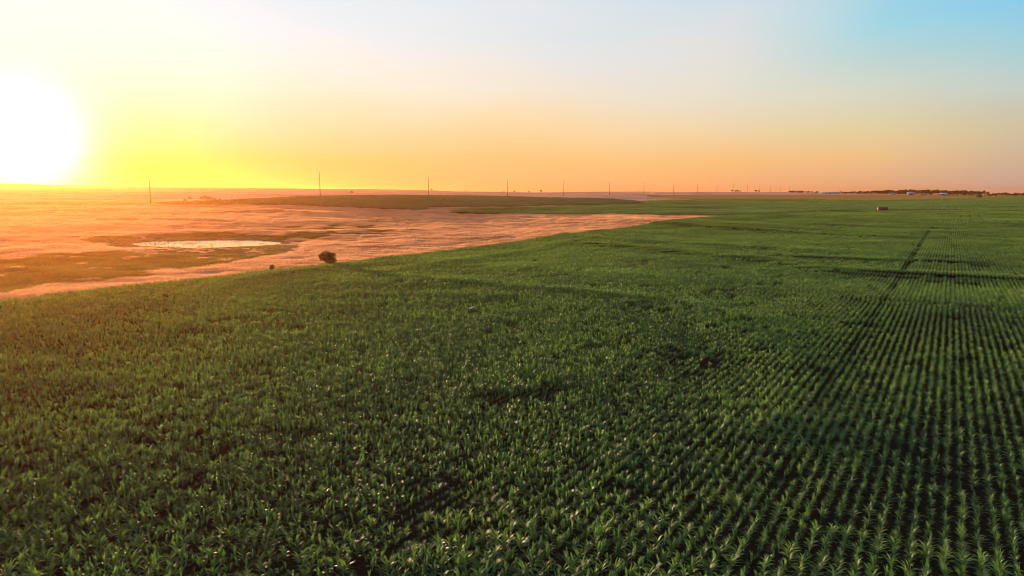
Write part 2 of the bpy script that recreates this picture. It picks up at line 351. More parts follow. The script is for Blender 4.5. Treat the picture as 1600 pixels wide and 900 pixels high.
WETP = [  # green and olive ground in the grassland, outlines in the picture
 ([(130,377),(170,371.5),(260,366),(340,363.5),(440,364.5),(540,362),(640,359),(655,361.5),(560,368),(490,371),(470,376),(440,380),(470,385),(460,392),(380,390),(320,390),(240,388),(170,384)], 1.0),
 ([(-200,402),(0,404),(90,398),(180,394),(280,391),(400,392),(470,391),(450,398),(400,407),(330,418),(240,428),(150,441),(60,455),(0,466),(-200,490)], 0.85),
 ([(380,358),(470,354.5),(560,352),(600,356),(520,360),(420,362)], 0.55),
 ([(550,344),(620,342),(650,344),(600,347)], 0.5),
 ([(300,330),(380,328.5),(440,331),(380,333.5),(320,333)], 0.45),
]
wet = np.zeros(len(V)); yy = ppy + 9 * vn(V[:, 0] / 9, V[:, 1] / 9, 11) + 5 * vn(V[:, 0] / 3, V[:, 1] / 3, 12); xx = ppx + 26 * vn(V[:, 0] / 12, V[:, 1] / 12, 13)
for poly, a in WETP: wet = np.maximum(wet, a * inpoly(xx, yy, poly))
wet *= (V[:, 1] > 0) & (RV < 900)
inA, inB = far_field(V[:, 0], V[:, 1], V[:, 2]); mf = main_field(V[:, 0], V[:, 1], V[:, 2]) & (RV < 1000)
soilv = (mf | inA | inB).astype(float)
stub = ((ppx > 1010) & (ppy > 304.5) & (ppy < 314) & (RV > 1100) & (V[:, 1] > 0)).astype(float)
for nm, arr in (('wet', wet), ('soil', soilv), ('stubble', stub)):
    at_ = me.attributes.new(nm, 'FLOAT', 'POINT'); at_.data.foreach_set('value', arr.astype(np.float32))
tag(link('ground', me), kind='structure')

# ------------------------------------------------------------------ pond
ang_ = np.linspace(0, 2 * math.pi, 96, endpoint=False)
wx, wy = [], []
WZ = PZ - 0.22 * 1.0 * 0 - 0.02
pond_w = _p.copy()
# a smooth closed outline through the traced points
def chaikin(P, n=3):
    for _ in range(n):
        Qn = np.roll(P, -1, 0); P = np.stack([P * .75 + Qn * .25, P * .25 + Qn * .75], 1).reshape(-1, 2)
    return P
pw = chaikin(pond_w, 3); pw = pw + np.stack([vn(pw[:, 0] / 1.5, pw[:, 1] / 1.5, 21), vn(pw[:, 0] / 1.5, pw[:, 1] / 1.5, 22)], 1) * 2.2 + np.stack([vn(pw[:, 0] / 6, pw[:, 1] / 6, 23), vn(pw[:, 0] / 6, pw[:, 1] / 6, 24)], 1) * 1.5
c0 = pw.mean(0); rings = [c0 + (pw - c0) * s for s in (0.35, 0.7, 1.0)]
Vp = np.vstack([[c0]] + rings); n = len(pw); Vp = np.column_stack([Vp, np.full(len(Vp), 0.0)])
k = np.arange(n); k2 = (k + 1) % n
tri = np.stack([np.zeros(n, int), 1 + k, 1 + k2], 1); qs = [np.stack([1 + s * n + k, 1 + (s + 1) * n + k, 1 + (s + 1) * n + k2, 1 + s * n + k2], 1) for s in range(2)]
WZ = float(np.max(H(pw[:, 0], pw[:, 1]))) + 0.03
Vp[:, 2] = WZ
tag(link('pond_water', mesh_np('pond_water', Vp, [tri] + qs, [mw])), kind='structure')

# ------------------------------------------------------------------ maize plants
def leaf(base, azm, length, width, a0, droop, nseg, fold=0.25, twist=0.0):
    """arched blade with a folded midrib; a0 = angle from the vertical at the stalk"""
    P = []; p = np.array(base, float); a = a0; d = length / nseg
    hd = np.array([math.cos(azm), math.sin(azm), 0]); sd_ = np.array([-math.sin(azm), math.cos(azm), 0])
    vs, fs = [], []
    for s in range(nseg + 1):
        u = s / nseg; w = width * 0.5 * (min(1, 0.45 + 2.2 * u) * (1 - u ** 2.2) ** 0.8)
        nrm = np.array([-hd[0] * math.cos(a), -hd[1] * math.cos(a), math.sin(a)])
        sdt = sd_ * math.cos(twist * u) + nrm * math.sin(twist * u)
        up = nrm * w * fold
        if s == nseg: vs.append(p.copy())
        else: vs += [p - sdt * w + up, p.copy(), p + sdt * w + up]
        p = p + d * (hd * math.sin(a) + np.array([0, 0, math.cos(a)])); a += droop / nseg * (0.5 + 1.0 * u)
    q = [];tr = []
    for s in range(nseg - 1):
        b = 3 * s; q += [(b, b + 1, b + 4, b + 3), (b + 1, b + 2, b + 5, b + 4)]
    b = 3 * (nseg - 1); tr += [(b, b + 1, b + 3), (b + 1, b + 2, b + 3)]
    return np.array(vs), q, tr
def plant(r, nseg=6, nleaf=11):
    """-> (V, quads, tris) of the foliage and the height of the stalk"""
    VV, QQ, TT, off = [], [], [], 0
    h = r.uniform(0.30, 0.44); ax = r.uniform(0, math.pi)
    for k in range(nleaf):
        u = k / (nleaf - 1); z = 0.08 + h * u ** 0.9
        az_ = ax + (math.pi if k % 2 else 0) + r.uniform(-0.45, 0.45)
        ln = 0.72 * (0.50 + 0.42 * math.sin(math.pi * min(1, u * 0.85 + 0.12))) * r.uniform(0.85, 1.12); wd = 0.066 * (0.75 + 0.45 * math.sin(math.pi * (u * .8 + .1))) * r.uniform(0.85, 1.15)
        a0 = rad(54 - 38 * u + r.uniform(-7, 7)); dr = rad((105 - 60 * u) * r.uniform(0.6, 1.25))
        v, q, t_ = leaf((0.012 * math.cos(az_), 0.012 * math.sin(az_), z), az_, ln, wd, a0, dr, nseg, 0.35, r.uniform(-0.7, 0.7))
        VV.append(v); QQ += [tuple(i + off for i in f) for f in q]; TT += [tuple(i + off for i in f) for f in t_]; off += len(v)
    return np.vstack(VV), np.array(QQ), np.array(TT), h
def tube(pts, radii, n=6):
    V, Q = [], []
    for k, (p, r_) in enumerate(zip(pts, radii)):
        for i in range(n):
            a = 2 * math.pi * i / n; V.append((p[0] + r_ * math.cos(a), p[1] + r_ * math.sin(a), p[2]))
    for k in range(len(pts) - 1):
        for i in range(n): Q.append((k * n + i, k * n + (i + 1) % n, (k + 1) * n + (i + 1) % n, (k + 1) * n + i))
    return np.array(V), np.array(Q)
class R:  # small wrapper
    def __init__(s, n): s.r = random.Random(n)
    def uniform(s, a, b): return s.r.uniform(a, b)
protos = []
for v in range(8):
    Vv, Q, T, h = plant(R(100 + v), 6, 11)
    fol = mesh_np('maize_foliage', Vv, [Q, T], [M_LEAF]); smooth(fol)
    sv, sq = tube([(0, 0, -0.05), (0.01, 0, h * 0.5), (0, 0, h + 0.12)], [0.016, 0.014, 0.006]); stk = mesh_np('maize_stalk', sv, [sq], [M_STALK])
    sq2 = sq + len(Vv)
    both = mesh_np('maize_single', np.vstack([Vv, sv]), [Q, sq2, T], [M_LEAF]); smooth(both)
    protos.append((fol, stk, both))
lib = bpy.data.collections.new('maize_sources')
def addlib(c, name, me): c.objects.link(bpy.data.objects.new(name, me))
for v in range(8): addlib(lib, 'a%02d' % v, protos[v][2])
ROWS, STEP = 0.76, 0.32
RD = np.array([math.sin(rad(32.6)), math.cos(rad(32.6))]); RN = np.array([RD[1], -RD[0]])
def patch(name, rows, count, nseg, nleaf, seed, step=STEP, wide=1.0, mat=None):
    r = R(seed); VV, QQ, TT, off = [], [], [], 0
    for a in range(rows):
        for b in range(count):
            if r.uniform(0, 1) < 0.03: continue
            Vv, Q, T, h = plant(r, nseg, nleaf); s = r.uniform(0.7, 1.22); Vv = Vv * [s * wide, s * wide, s]
            c_, s_ = math.cos(seed + b), math.sin(seed + b)
            # local x runs along the row
            Vv = np.column_stack([Vv[:, 0] * c_ - Vv[:, 1] * s_ + (b - (count - 1) / 2) * step + r.uniform(-.08, .08), Vv[:, 0] * s_ + Vv[:, 1] * c_ + (a - (rows - 1) / 2) * ROWS + r.uniform(-.05, .05), Vv[:, 2]])
            VV.append(Vv); QQ.append(Q + off); TT.append(T + off); off += len(Vv)
    me = mesh_np(name, np.vstack(VV), [np.vstack(QQ), np.vstack(TT)], [mat or M_LEAF]); smooth(me); return me
for v in range(6): addlib(lib, 'b%02d' % v, patch('maize_row_piece', 1, 14, 4, 9, 300 + v))
for v in range(4): addlib(lib, 'c%02d' % v, patch('maize_block', 8, 20, 2, 6, 500 + v, wide=1.3))
for v in range(3): addlib(lib, 'g%02d' % v, patch('old_maize_block', 8, 20, 2, 7, 700 + v, wide=1.3, mat=M_LEAFA))
for v in range(3): addlib(lib, 'h%02d' % v, patch('pale_maize_block', 8, 20, 2, 7, 800 + v, wide=1.3, mat=M_LEAFB))
def wedge_grid(step_u, step_w, r0, r1):
    """points in the rows inside a fan in front of the camera"""
    ext = r1
    u = np.arange(-ext, ext, step_u); w = np.arange(-ext, ext, step_w)
    out = []
    for k in range(0, len(w), 400):
        U, W = np.meshgrid(u, w[k:k + 400], indexing='ij')
        x = U * RD[0] + W * RN[0]; y = U * RD[1] + W * RN[1]; r = np.hypot(x, y)
        # camera-depth sectors; the fan is wider than the picture
        m = (r >= r0) & (r < r1) & (y > 0) & (np.abs(x) < y * 0.92 + 24)
        out.append(np.column_stack([x[m], y[m]]))
    return np.vstack(out)
TRACK = [(1225,722),(1290,620),(1350,520),(1400,440),(1457,356)]
TRK = pline(TRACK); tw = float(np.mean((TRK @ RN)[1:4])); 
HOLES = [((1505,567), 1.3, 1.0), ((1437,557), 0.8, 1), ((1110,520), 1.2, 1)]
HOL = [(np.array(cast(*p)), r_) for p, r_, _ in HOLES]
def keep_scale(P, piece):
    x, y = P[:, 0], P[:, 1]
    s = 1.0 + 0.30 * vn(x / 14, y / 14, 31) + 0.22 * vn(x / 4.5, y / 4.5, 32) + 0.40 * vn(x / 45 + y / 60, y / 38, 33)
    w = P @ RN; k = np.ones(len(P), bool)
    rr_ = np.hypot(x, y); s = np.where((np.abs(w - tw) < 0.40) & (rr_ < 420) & (rr_ > 62), s * (0.72 + 0.4 * vn(x / 6, y / 6, 39)), s)
    s = s * np.where(vn(x / 1.6, y / 1.6, 51) + 0.6 * vn(x / 6, y / 6, 52) < -0.40, 0.55, 1.0)
    k &= vn(x / 1.9, y / 1.9, 53) + 0.5 * vn(x / 8, y / 8, 54) > -0.58
    for c_, r_ in HOL: k &= np.hypot(x - c_[0], y - c_[1]) > r_ * (1 + 0.5 * vn(x / 0.8, y / 0.8, 35))
    return k, s
R1, R2, R3 = 135.0, 520.0, 1900.0
near = wedge_grid(STEP, ROWS, 10, R1)
near += rng.normal(0, 1, near.shape) * [0.06, 0.06] + RD * rng.uniform(-0.13, 0.13, (len(near), 1))
k, s = keep_scale(near, False); near = near[k]; s = s[k]
k = main_field(near[:, 0], near[:, 1], H(near[:, 0], near[:, 1])) & (rng.random(len(near)) > 0.07); near = near[k]; s = s[k] * rng.uniform(0.54, 1.14, k.sum())
nz = H(near[:, 0], near[:, 1]); rz = rng.uniform(0, 2 * math.pi, len(near)); idx = rng.integers(0, 8, len(near))
# the 300 plants that show largest stand as things of their own
npx, npy = to_px(near[:, 0], near[:, 1], nz + 0.5)
infr = (npx > 4) & (npx < 1596) & (npy > 0) & (npy < 893)
order = np.argsort(np.where(infr, near[:, 1] * math.cos(PITCH) + (CAMZ - nz) * math.sin(PITCH), 1e9))[:300]
def make_plant(v):
    e = bpy.data.objects.new('maize_plant', None); COL.objects.link(e); e.empty_display_size = 0.3
    tag(e, 'young green maize plant in the dark front rows along the bottom edge of the photo', 'maize plant', 'maize plants in the front rows')
    a = link('foliage', protos[v][0], e); b = link('stalk', protos[v][1], e); return e, a, b
src = [make_plant(v) for v in range(8)]; used = set()
for q in order:
    v = int(idx[q])
    if v in used:
        e0, a0_, b0 = src[v]; e = e0.copy(); COL.objects.link(e)
        for ch in (a0_, b0): c_ = ch.copy(); COL.objects.link(c_); c_.parent = e
    else: e = src[v][0]; used.add(v)
    e.location = (near[q, 0], near[q, 1], nz[q]); e.rotation_euler = (0, 0, rz[q]); e.scale = (s[q],) * 3
m_ = np.ones(len(near), bool); m_[order] = False
PT = [near[m_]]; ZZ = [nz[m_]]; RZ = [rz[m_]]; SS = [s[m_]]; II = [idx[m_]]
ROT = math.pi / 2 - rad(32.6)
mid = wedge_grid(STEP * 14, ROWS, R1, R2); k, s = keep_scale(mid, True); mid = mid[k]; s = s[k]
z = H(mid[:, 0], mid[:, 1]); k = main_field(mid[:, 0], mid[:, 1], z); mid = mid[k]; z = z[k]; s = s[k]
PT.append(mid); ZZ.append(z); RZ.append(ROT + math.pi * rng.integers(0, 2, len(mid))); SS.append(s * rng.uniform(0.93, 1.07, len(mid))); II.append(8 + rng.integers(0, 6, len(mid)))
farp = wedge_grid(STEP * 20, ROWS * 8, R2, R3); z = H(farp[:, 0], farp[:, 1])
fa, fb = far_field(farp[:, 0], farp[:, 1], z); fm = main_field(farp[:, 0], farp[:, 1], z) & (np.hypot(farp[:, 0], farp[:, 1]) < 1000)
def far_arrays(k, sc, lo=14, cnt=4):
    s = sc * (1 + 0.25 * vn(farp[k, 0] / 60, farp[k, 1] / 60, 41) + 0.2 * vn(farp[k, 0] / 17, farp[k, 1] / 17, 42))
    return farp[k], z[k], ROT + math.pi * rng.integers(0, 2, k.sum()), s, lo + rng.integers(0, cnt, k.sum())
def scatter(name, libc, P, zz, rzv, sv, iv, label, cat, zscale=None):
    me = mesh_np(name, np.column_stack([P, zz]), [], [])
    for nm, typ, arr in (('spin', 'FLOAT', rzv), ('size', 'FLOAT', sv), ('pick', 'INT', iv)):
        a_ = me.attributes.new(nm, typ, 'POINT'); a_.data.foreach_set('value', np.asarray(arr, np.float32 if typ == 'FLOAT' else np.int32))
    ng = bpy.data.node_groups.new(name + '_spread', 'GeometryNodeTree')
    ng.interface.new_socket('Geometry', in_out='INPUT', socket_type='NodeSocketGeometry'); ng.interface.new_socket('Geometry', in_out='OUTPUT', socket_type='NodeSocketGeometry')
    gi = N(ng, 'NodeGroupInput'); go = N(ng, 'NodeGroupOutput'); ci = N(ng, 'GeometryNodeCollectionInfo'); ci.inputs[0].default_value = libc
    ci.inputs['Separate Children'].default_value = True; ci.inputs['Reset Children'].default_value = True
    ip = N(ng, 'GeometryNodeInstanceOnPoints'); ip.inputs['Pick Instance'].default_value = True
    def at(nm, typ):
        a_ = N(ng, 'GeometryNodeInputNamedAttribute', data_type=typ); a_.inputs[0].default_value = nm; return a_.outputs[0]
    cx = N(ng, 'ShaderNodeCombineXYZ'); L(ng, at('spin', 'FLOAT'), cx.inputs[2])
    L(ng, gi.outputs[0], ip.inputs['Points']); L(ng, ci.outputs[0], ip.inputs['Instance']); L(ng, at('pick', 'INT'), ip.inputs['Instance Index'])
    L(ng, cx.outputs[0], ip.inputs['Rotation']); sz = at('size', 'FLOAT'); L(ng, sz, ip.inputs['Scale']); L(ng, ip.outputs[0], go.inputs[0])
    ob = link(name, me); md = ob.modifiers.new('spread', 'NODES'); md.node_group = ng
    return tag(ob, label, cat, None, 'stuff')
q = far_arrays(fm & ~fb & ~fa, 1.0)
for lst, arr in zip((PT, ZZ, RZ, SS, II), q): lst.append(arr)
scatter('maize_crop', lib, np.vstack(PT), np.concatenate(ZZ), np.concatenate(RZ), np.concatenate(SS), np.concatenate(II), 'large green maize crop standing in long rows across the whole front field', 'maize crop')
scatter('maize_crop', lib, *far_arrays(fa, 1.9, 18, 3), 'dark green maize crop in the long narrow field behind the pink grassland', 'maize crop')
scatter('maize_crop', lib, *far_arrays(fb & ~fa, 1.6, 21, 3), 'bright green maize crop beyond the tip of the pink grassland, reaching to the farm', 'maize crop')
print('maize points', sum(len(p_) for p_ in PT), fa.sum(), fb.sum())

# ------------------------------------------------------------------ dry and green grass
def clump(name, mat, seed, n, size, h0, h1, w):
    r = random.Random(seed); V, T = [], []
    for _ in range(n):
        # several small tufts per clump
        x = r.gauss(0, size * 0.42); y = r.gauss(0, size * 0.42); a = r.uniform(0, 6.28); h = r.uniform(h0, h1); lx = r.gauss(0, 0.22) * h; ly = r.gauss(0, 0.22) * h
        c_, s_ = math.cos(a) * w / 2, math.sin(a) * w / 2; b = len(V)
        V += [(x - c_, y - s_, -0.05), (x + c_, y + s_, -0.05), (x + lx * .4 + c_ * .8, y + ly * .4 + s_ * .8, h * .6), (x + lx * .4 - c_ * .8, y + ly * .4 - s_ * .8, h * .6), (x + lx, y + ly, h)]
        T += [(b, b + 1, b + 2), (b, b + 2, b + 3), (b + 3, b + 2, b + 4)]
    return mesh_np(name, V, [T], [mat])
glib = bpy.data.collections.new('grass_sources')
for v in range(4): addlib(glib, 'd%02d' % v, clump('dry_clump', M_DRY, 40 + v, 120, 1.3, 0.18, 0.42, 0.035))
for v in range(3): addlib(glib, 'e%02d' % v, clump('green_clump', M_WETG, 60 + v, 120, 1.3, 0.10, 0.30, 0.035))
def ring_pts(r0, r1, sp):
    n_ = int((r1 * 0.9 * 2) * (r1) / sp ** 2); P = np.column_stack([rng.uniform(-r1 * .82, r1 * .35, n_), rng.uniform(50, r1, n_)]); r = np.hypot(P[:, 0], P[:, 1])
    return P[(r > r0) & (r < r1) & (np.abs(P[:, 0]) < P[:, 1] * 0.86 + 8)]
GP = np.vstack([ring_pts(60, 200, 1.1), ring_pts(200, 400, 1.5), ring_pts(400, 700, 2.4)])
gz = H(GP[:, 0], GP[:, 1]); gpx, gpy = to_px(GP[:, 0], GP[:, 1], gz); fa2, fb2 = far_field(GP[:, 0], GP[:, 1], gz)
k = ~main_field(GP[:, 0], GP[:, 1], gz) & ~fa2 & ~fb2 & ~(inpoly(gpx + 4 * vn(GP[:, 0] / 1.2, GP[:, 1] / 1.2, 66), gpy + 1.2 * vn(GP[:, 0] / 1.2, GP[:, 1] / 1.2, 67), POND))
k &= vn(GP[:, 0] / 5, GP[:, 1] / 5, 61) + 0.6 * vn(GP[:, 0] / 22, GP[:, 1] / 22, 62) > -0.42
GP = GP[k]; gz = gz[k]; gpx = gpx[k]; gpy = gpy[k]; gr = np.hypot(GP[:, 0], GP[:, 1])
gw = np.zeros(len(GP)); yy = gpy + 9 * vn(GP[:, 0] / 9, GP[:, 1] / 9, 11) + 5 * vn(GP[:, 0] / 3, GP[:, 1] / 3, 12); xx = gpx + 26 * vn(GP[:, 0] / 12, GP[:, 1] / 12, 13)
for poly, a in WETP: gw = np.maximum(gw, a * inpoly(xx, yy, poly))
isw = gw + 0.9 * vn(GP[:, 0] / 6, GP[:, 1] / 6, 65) + 0.5 * (rng.random(len(GP)) - 0.5) > 0.42
ring = inpoly(gpx, gpy, [(160,383),(200,372),(300,369),(420,370),(480,379),(470,392),(370,399),(260,398),(190,393)])
gs = np.where(ring, 0.3, 1.0) * (1 + 0.7 * vn(GP[:, 0] / 4, GP[:, 1] / 3, 68)) * np.interp(gr, [60, 200, 400, 700], [1.0, 1.15, 1.6, 2.2]) * rng.uniform(0.5, 1.45, len(GP))
for msk, nm, lab, cat, lo, nn in ((~isw, 'dry_grass', 'dry pink and straw coloured grass covering the open land beyond the maize', 'grass', 0, 4), (isw, 'green_grass', 'olive green grass on the damp ground round the pond', 'grass', 4, 3)):
    scatter(nm, glib, GP[msk], gz[msk], rng.uniform(0, 6.28, msk.sum()), gs[msk], lo + rng.integers(0, nn, msk.sum()), lab, cat)
# reeds standing in the pond
n_ = 1100; RP = np.column_stack([rng.uniform(pw[:, 0].min(), pw[:, 0].max(), n_), rng.uniform(pw[:, 1].min(), pw[:, 1].max(), n_)])
rpx, rpy = to_px(RP[:, 0], RP[:, 1], WZ); k = inpoly(rpx, rpy, POND) & (vn(RP[:, 0] / 3, RP[:, 1] / 3, 71) + 0.5 * vn(RP[:, 0] / 1, RP[:, 1] / 1, 72) > 0.08 + (rpx - 300) / 700); RP = RP[k]
rl = bpy.data.collections.new('reed_sources'); addlib(rl, 'f00', clump('reed_clump', M_WETG, 81, 26, 0.35, 0.15, 0.40, 0.03)); addlib(rl, 'f01', clump('reed_clump', M_WETG, 82, 18, 0.3, 0.15, 0.34, 0.03))
scatter('reeds', rl, RP, np.full(len(RP), WZ), rng.uniform(0, 6.28, len(RP)), rng.uniform(0.7, 1.4, len(RP)), rng.integers(0, 2, len(RP)), 'low dark reeds and grass tufts standing in the bright pond', 'reeds')

# ------------------------------------------------------------------ bushes and trees
def crown_mesh(name, seed, rx, ry, rz_, n, ls, lobes=7, base=0.0, mat=None):
    r = random.Random(seed); V, T = [], []; L_ = []
    for _ in range(lobes):
        a = r.uniform(0, 6.28); q_ = r.uniform(0.15, 0.62); L_.append((rx * q_ * math.cos(a), ry * q_ * math.sin(a), rz_ * r.uniform(-0.45, 0.5), r.uniform(0.38, 0.62)))
    for _ in range(n):
        lx, ly, lz, lr = r.choice(L_); d = Vector((r.gauss(0, 1), r.gauss(0, 1), r.gauss(0, 1))).normalized() * (r.uniform(0.35, 1.0) ** 0.6) * r.uniform(0.85, 1.12)
        p = Vector((lx + d.x * lr * rx, ly + d.y * lr * ry, base + rz_ + lz + d.z * lr * rz_))
        if p.z < base * 0.75: continue
        u = Vector((r.gauss(0, 1), r.gauss(0, 1), r.gauss(0, 1))).normalized(); w = u.orthogonal().normalized(); s = ls * r.uniform(0.5, 1.4); b = len(V)
        V += [tuple(p - u * s), tuple(p + w * s * .5), tuple(p + u * s), tuple(p - w * s * .5)]; T.append((b, b + 1, b + 2, b + 3))
    return mesh_np(name, V, [T], [mat or M_TREE])
def trunk_mesh(seed, h, r0, spread):
    r = random.Random(seed); VV, QQ, off = [], [], 0
    v, q_ = tube([(0, 0, -0.1), (spread * .05, 0, h * .5), (0, spread * .05, h)], [r0, r0 * .75, r0 * .5]); VV.append(v); QQ.append(q_); off = len(v)
    for _ in range(6):
        a = r.uniform(0, 6.28); hh = h * r.uniform(1.2, 2.0); z0 = h * r.uniform(.5, 1)
        v, q_ = tube([(0, 0, z0), (spread * .5 * math.cos(a), spread * .5 * math.sin(a), (z0 + hh) / 2), (spread * math.cos(a), spread * math.sin(a), hh)], [r0 * .5, r0 * .3, r0 * .12], 5); VV.append(v); QQ.append(q_ + off); off += len(v)
    return mesh_np('trunk', np.vstack(VV), [np.vstack(QQ)], [M_BARK])
def plant_thing(name, loc, crown, trunk, label, cat, group=None, sc=(1, 1, 1), tilt=(0, 0)):
    e = bpy.data.objects.new(name, None); COL.objects.link(e); e.location = loc; e.scale = sc; e.rotation_euler = (tilt[0], tilt[1], random.uniform(0, 6.28) if tilt == (0, 0) else 0)
    tag(e, label, cat, group); link('crown', crown, e); link('trunk', trunk, e); return e
def ground_at(px, py, r=None):
    if r is None: x, y = cast(px, py, H)
    else: a = math.atan((px - 800) / F); x, y = r * math.sin(a), r * math.cos(a)
    return x, y, float(H(x, y))
x, y, zz = ground_at(513, 415)
plant_thing('round_bush', (x, y, zz), crown_mesh('bush_crown', 5, 2.25, 2.1, 1.75, 6000, 0.13, 11, 0.25), trunk_mesh(3, 0.6, 0.09, 1.2), 'dense dark round bush at the edge between pink grass and maize', 'bush')
x, y, zz = ground_at(428, 424)
plant_thing('leaning_bush', (x, y, zz), crown_mesh('bush_crown', 6, 0.8, 0.7, 0.85, 1100, 0.11, 5, 0.15), trunk_mesh(4, 0.5, 0.06, 0.5), 'small sparse dark bush leaning over, left of the big round bush', 'bush', tilt=(0.0, -0.5))
FARBUSH = [  # picture x, distance, size m, label
 (676,2300,7,'small dark bush on the ridge just right of the third power pole'), (728,2350,5,'tiny bush on the ridge midway between the third and fourth power pole'),
 (788,2300,5,'tiny bush on the ridge just left of the fourth power pole'), (804,2300,7,'low bush on the ridge just right of the fourth power pole'), (826,2300,6,'small bush on the ridge, second left of the fifth power pole'),
 (845,2300,9,'largest bush on the ridge, left of the fifth power pole'),
 (1141,2500,8,'dark tree on the skyline, leftmost of the small row of four'), (1145.5,2500,7,'short tree on the skyline, second in the small row of four'), (1149.5,2500,8,'dark tree on the skyline, third in the small row of four'), (1153,2500,6,'short tree on the skyline, last in the small row of four'),
 (1177.5,2500,8,'dark tree on the skyline, left one of a close pair'), (1181.5,2500,7,'dark tree on the skyline, right one of a close pair')]
TC = [crown_mesh('tree_crown', 20 + k, 1, 0.95, 0.62, 420, 0.14, 6, 0.35) for k in range(6)]; TT_ = [trunk_mesh(30 + k, 0.45, 0.05, 0.5) for k in range(3)]
def far_tree(px, r, size, label, group=None, wide=1.0, name='far_tree', cat='tree', py=None):
    x, y, zz = ground_at(px, 0, r) if py is None else ground_at(px, py)
    k = random.randrange(6); s = size / 1.6
    plant_thing(name, (x, y, zz - 0.1), TC[k], TT_[k % 3], label, cat, group, (s * wide, s * wide, s))
for px, r, s_, lab in FARBUSH: far_tree(px, r, s_, lab, 'small trees along the skyline' if px > 1100 else 'bushes along the ridge', 1.0)
for k, (px, py, s_) in enumerate([(289,315.5,2.4),(297,313.5,3.2),(316,312.6,3.0),(321,311.6,3.6),(327,312.6,3.4),(336,313.6,2.6),(343,313.4,2.2)]):
    far_tree(px, 0, s_, 'small dark shrub on the pink slope right of the tallest power pole', 'shrubs on the slope above the back field', 1.3, 'slope_shrub', 'shrub', py)
far_tree(550, 0, 3.4, 'lone tiny dark bush on the pink hillside right of the second power pole', None, 1.2, 'hill_bush', 'bush', 302.5)
far_tree(1530, 0, 8, 'single rounded tree standing alone in front of the farm trees on a dry strip', None, 0.9, 'lone_tree', 'tree', 310.2)
# the groves: close rows of trees along the skyline round the farm
random.seed(21)
def grove(x0, x1, step, r, hs, label, group, wide=1.2, jit=60):
    px = x0
    while px < x1:
        u = (px - x0) / (x1 - x0); h = hs(u) * random.uniform(0.85, 1.15)
        far_tree(px, r + random.uniform(-jit, jit), h, label, group, wide * random.uniform(.9, 1.25)); px += step * random.uniform(.7, 1.3)
grove(1230, 1248, 2.4, 2200, lambda u: 7.5, 'dark tree in the close block at the left end of the farm skyline', 'trees of the left block')
for px in (1251, 1256, 1259.5, 1264, 1272): far_tree(px, 2200, 7, 'small separate dark tree just right of the left block of trees', 'loose trees beside the left block', .9)
grove(1309, 1338, 3.2, 2050, lambda u: 6.5, 'low tree in the thin dark line between the long shed and the farm', 'trees of the low line')
grove(1338, 1400, 3.4, 2000, lambda u: 7.5 + 5 * u, 'dark tree in the rising belt left of the white farmhouse', 'trees of the rising belt')
grove(1400, 1526, 4.2, 2040, lambda u: 13 - 2 * u, 'tall dark tree in the thick belt behind the farm buildings', 'trees behind the farm')
grove(1400, 1452, 6.0, 1930, lambda u: 6.0, 'low bushy tree beside the white farmhouse', 'trees in front of the farm', 1.3, 10)
grove(1470, 1526, 6.0, 1930, lambda u: 6.5, 'bushy green tree in front of the thick belt, right of the pale barn', 'trees right of the pale barn', 1.3, 10)
for px, h in ((1531, 13), (1536, 10)): far_tree(px, 1950, h, 'upright tree at the right end of the thick farm belt', 'upright trees at the belt end', .7)
grove(1539, 1600, 4.6, 1850, lambda u: 6.5, 'low tree in the sparse hedge line running off at the right', 'trees of the right hedge line')
for px in (1560, 1565, 1579, 1592): far_tree(px, 1830, 9.0, 'slightly taller tree rising out of the sparse hedge line at right', 'taller trees in the right hedge line', .75)
for px in (1608, 1620, 1634, 1650): far_tree(px, 1850, 8.0, 'low tree in the sparse hedge line running off at the right', 'trees of the right hedge line', 1.2)

# ------------------------------------------------------------------ power poles
def box(V, Q, cx, cy_, cz, sx, sy, sz):
    b = len(V)
    for dx in (-1, 1):
        for dy in (-1, 1):
            for dz in (-1, 1): V.append((cx + dx * sx / 2, cy_ + dy * sy / 2, cz + dz * sz / 2))
    Q += [(b, b + 1, b + 3, b + 2), (b + 4, b + 6, b + 7, b + 5), (b, b + 4, b + 5, b + 1), (b + 2, b + 3, b + 7, b + 6), (b, b + 2, b + 6, b + 4), (b + 1, b + 5, b + 7, b + 3)]
PH = 25.5
sv, sq = tube([(0, 0, -0.5), (0, 0, PH * .5), (0, 0, PH)], [0.44, 0.34, 0.17], 10); M_SHAFT = mesh_np('pole_shaft', sv, [sq], [M_POLE])
arms = []
for k, (zz_, side) in enumerate(((PH - 2.2, 1), (PH - 4.4, -1), (PH - 6.6, 1))):
    V_, Q_ = [], []; box(V_, Q_, side * 0.85, 0, zz_, 1.3, 0.12, 0.12); a_ = mesh_np('pole_arm', V_, [Q_], [M_STEEL])
    iv, iq = tube([(side * 1.45, 0, zz_ + .02)] + [(side * 1.45, 0, zz_ + .1 + .1 * q) for q in range(8)], [.04] + [(.11 if q % 2 else .05) for q in range(8)], 8); arms.append((a_, mesh_np('insulator', iv, [iq], [M_INS])))
PLAB = ['tallest power pole, at the left corner of the back maize field near the sun', 'second power pole from the left, behind the dark green back field', 'third power pole from the left, above the middle of the back field',
 'fourth power pole from the left, dark, on the crest of the back field', 'fifth power pole from the left, beyond the dark back field', 'sixth power pole from the left, on the mauve slope', 'seventh power pole from the left, thin, on the mauve slope',
 'eighth power pole from the left, thin against the orange sky', 'ninth power pole from the left, standing on the skyline', 'tenth power pole from the left, tiny on the skyline', 'eleventh power pole from the left, near four small trees',
 'twelfth power pole from the left, tiny on the skyline', 'thirteenth power pole from the left, beside a pair of trees', 'fourteenth power pole from the left, tiny on the skyline', 'fifteenth power pole from the left, faint before the left tree block', 'last and smallest power pole, nearest the left tree block']
